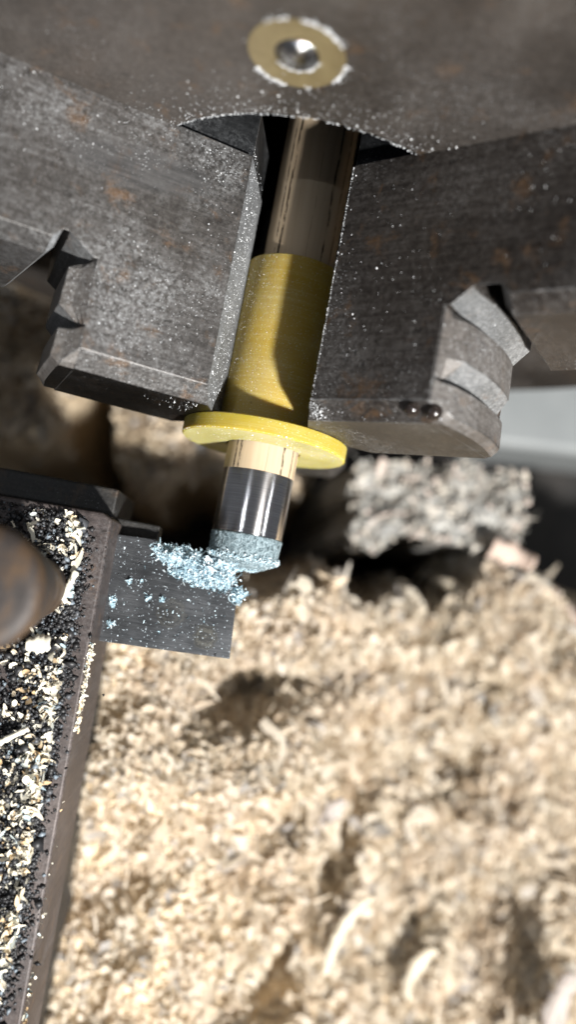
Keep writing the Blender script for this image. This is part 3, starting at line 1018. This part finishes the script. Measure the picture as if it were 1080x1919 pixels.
# ------------------------------------------------------------------ oil drops on the brown jaw
for s, dy, r in ((35.4, -39.4, 1.25), (38.6, -39.7, 1.35)):
    nq = 12.2 if s < 37 else 11.6
    c = tfR(s, dy, nq)
    V, F = lathe([(0.02, r * 0.75), (r * 0.5, r * 0.66), (r * 0.85, r * 0.4), (r, 0.0), (r * 0.9, -0.4), (0.02, -0.45)], 24, axis='Z')
    o = link('oil_drop', pymesh('oil_drop', V, F), mats=['oil'], smooth=True, cat='oil drop', group='oil drops on the jaw corner',
             label='black oil drop at the corner of the brown jaw, nearer the ' + ('sleeve' if s < 37 else 'teeth'))
    o.location = Vector(c) * S
    o.rotation_euler = (0.5, 0.35, 0)

# ------------------------------------------------------------------ loose pale dust on jaws, chuck face and sleeve
pts, sz = [], []


def add(p, s):
    pts.append(np.array(p)); sz.append(np.array(s))


def tfa(tf, s, y, n):
    return np.stack([tf(a, b, c) for a, b, c in zip(s, y, n)])


def sizes(n, m=-1.95, sd=0.45):
    return np.clip(rng.lognormal(m - 0.15, sd, n), 0.04, 0.6)


n = 1200
s, y = rng.uniform(17, 60, n), rng.uniform(-38, 0, n)
k = ~((s > 36) & (y < -24)) & (vnoise(s, y, 0.09, 51) + rng.uniform(-0.7, 0.7, n) > 0.0)
add(tfa(tfL, s[k], y[k], np.full(k.sum(), 13.03)), sizes(k.sum()))
n = 420
s, y = rng.uniform(18.5, 60, n), rng.uniform(-38, 0, n)
k = ~((s > 37) & (y < -24)) & (vnoise(s, y, 0.12, 52) + rng.uniform(-0.7, 0.7, n) > 0.15)
add(tfa(tfR, s[k], y[k], np.full(k.sum(), 13.03)), sizes(k.sum(), -2.0))
n = 420                                                            # jaw edges beside the sleeve
y = rng.uniform(-40, 0, n)
add(tfa(tfR, np.full(n, 18.0) + rng.exponential(0.12, n), y, np.full(n, 13.0)), sizes(n, -2.0))
n = 800
y = rng.uniform(-40, 2, n); q = rng.uniform(2, 13, n)
add(tfa(tfL, 9.2 + 0.545 * q - 0.03, y, q), sizes(n, -1.9))
n = 260                                                            # corner by the flange
add(tfa(tfR, 18.2 + rng.exponential(1.3, n), -38.4 - rng.uniform(0, 2.6, n), 13.1 - rng.uniform(0, 2.4, n)), sizes(n, -1.8))
n = 45
add(tfa(tfL, 16.0 + rng.exponential(2.6, n), np.full(n, -41.1), 9.5 - rng.uniform(0, 8, n)), sizes(n, -1.8))
n = 900                                                            # chuck face, thicker towards the bore
t = rng.uniform(-1.2, 1.2, n); r = RB + 0.6 + rng.exponential(3.2, n)
k = r < 70
add(np.stack([r * np.sin(t), np.full(n, -0.03), r * np.cos(t)], 1)[k], sizes(k.sum(), -2.0, 0.5))
n = 500                                                            # bore rim
t = rng.uniform(-1.0, 0.8, n)
add(np.stack([(RB + 0.25) * np.sin(t), rng.uniform(-0.1, 0.35, n), (RB + 0.25) * np.cos(t)], 1), sizes(n, -1.6, 0.4))
n = 900                                                            # sleeve and flange
t = rng.uniform(-1.2, 0.9, n); y = rng.uniform(-40, -11, n)
add(np.stack([9.22 * np.sin(t), y, 9.22 * np.cos(t)], 1), sizes(n, -2.3, 0.4))
n = 160
t = rng.uniform(-1.3, 1.3, n)
add(np.stack([14.8 * np.sin(t), np.full(n, -43.55), 14.8 * np.cos(t)], 1), sizes(n, -2.1, 0.5))
n = 200
t = rng.uniform(-1.4, 1.4, n); r = rng.uniform(7, 14.6, n)
add(np.stack([r * np.sin(t), np.full(n, -43.73), r * np.cos(t)], 1), sizes(n, -2.2, 0.5))
n = 1500                                                           # dust smeared in patches round the oiler ring
t = rng.uniform(0, 2 * np.pi, n)
k = vnoise(t * 1.6, t * 0, 1.0, 61) + 0.5 * vnoise(t * 5, t * 0, 1.0, 62) + rng.uniform(-0.25, 0.25, n) > 0.12
t = t[k]; n = len(t)
r = 6.5 + rng.exponential(0.22, n) * rng.choice([-0.5, 1.0], n)
add(np.stack([OX + r * np.sin(t), np.full(n, -0.08), OZ + r * np.cos(t)], 1), sizes(n, -1.6, 0.4))
n = 130
t = rng.uniform(np.pi * 0.55, np.pi * 1.3, n)
r = 2.95 + rng.exponential(0.12, n)
add(np.stack([OX + r * np.sin(t), np.full(n, -0.08), OZ + r * np.cos(t)], 1), sizes(n, -1.6, 0.4))
P, Z = np.concatenate(pts), np.concatenate(sz)
g = grains(P, Z)
link('pale_dust', npmesh('pale_dust', g[0], g[1]), mats=['dust'], label='fine pale dust grains lying on the jaws, chuck face and sleeve', cat='dust', kind='stuff')
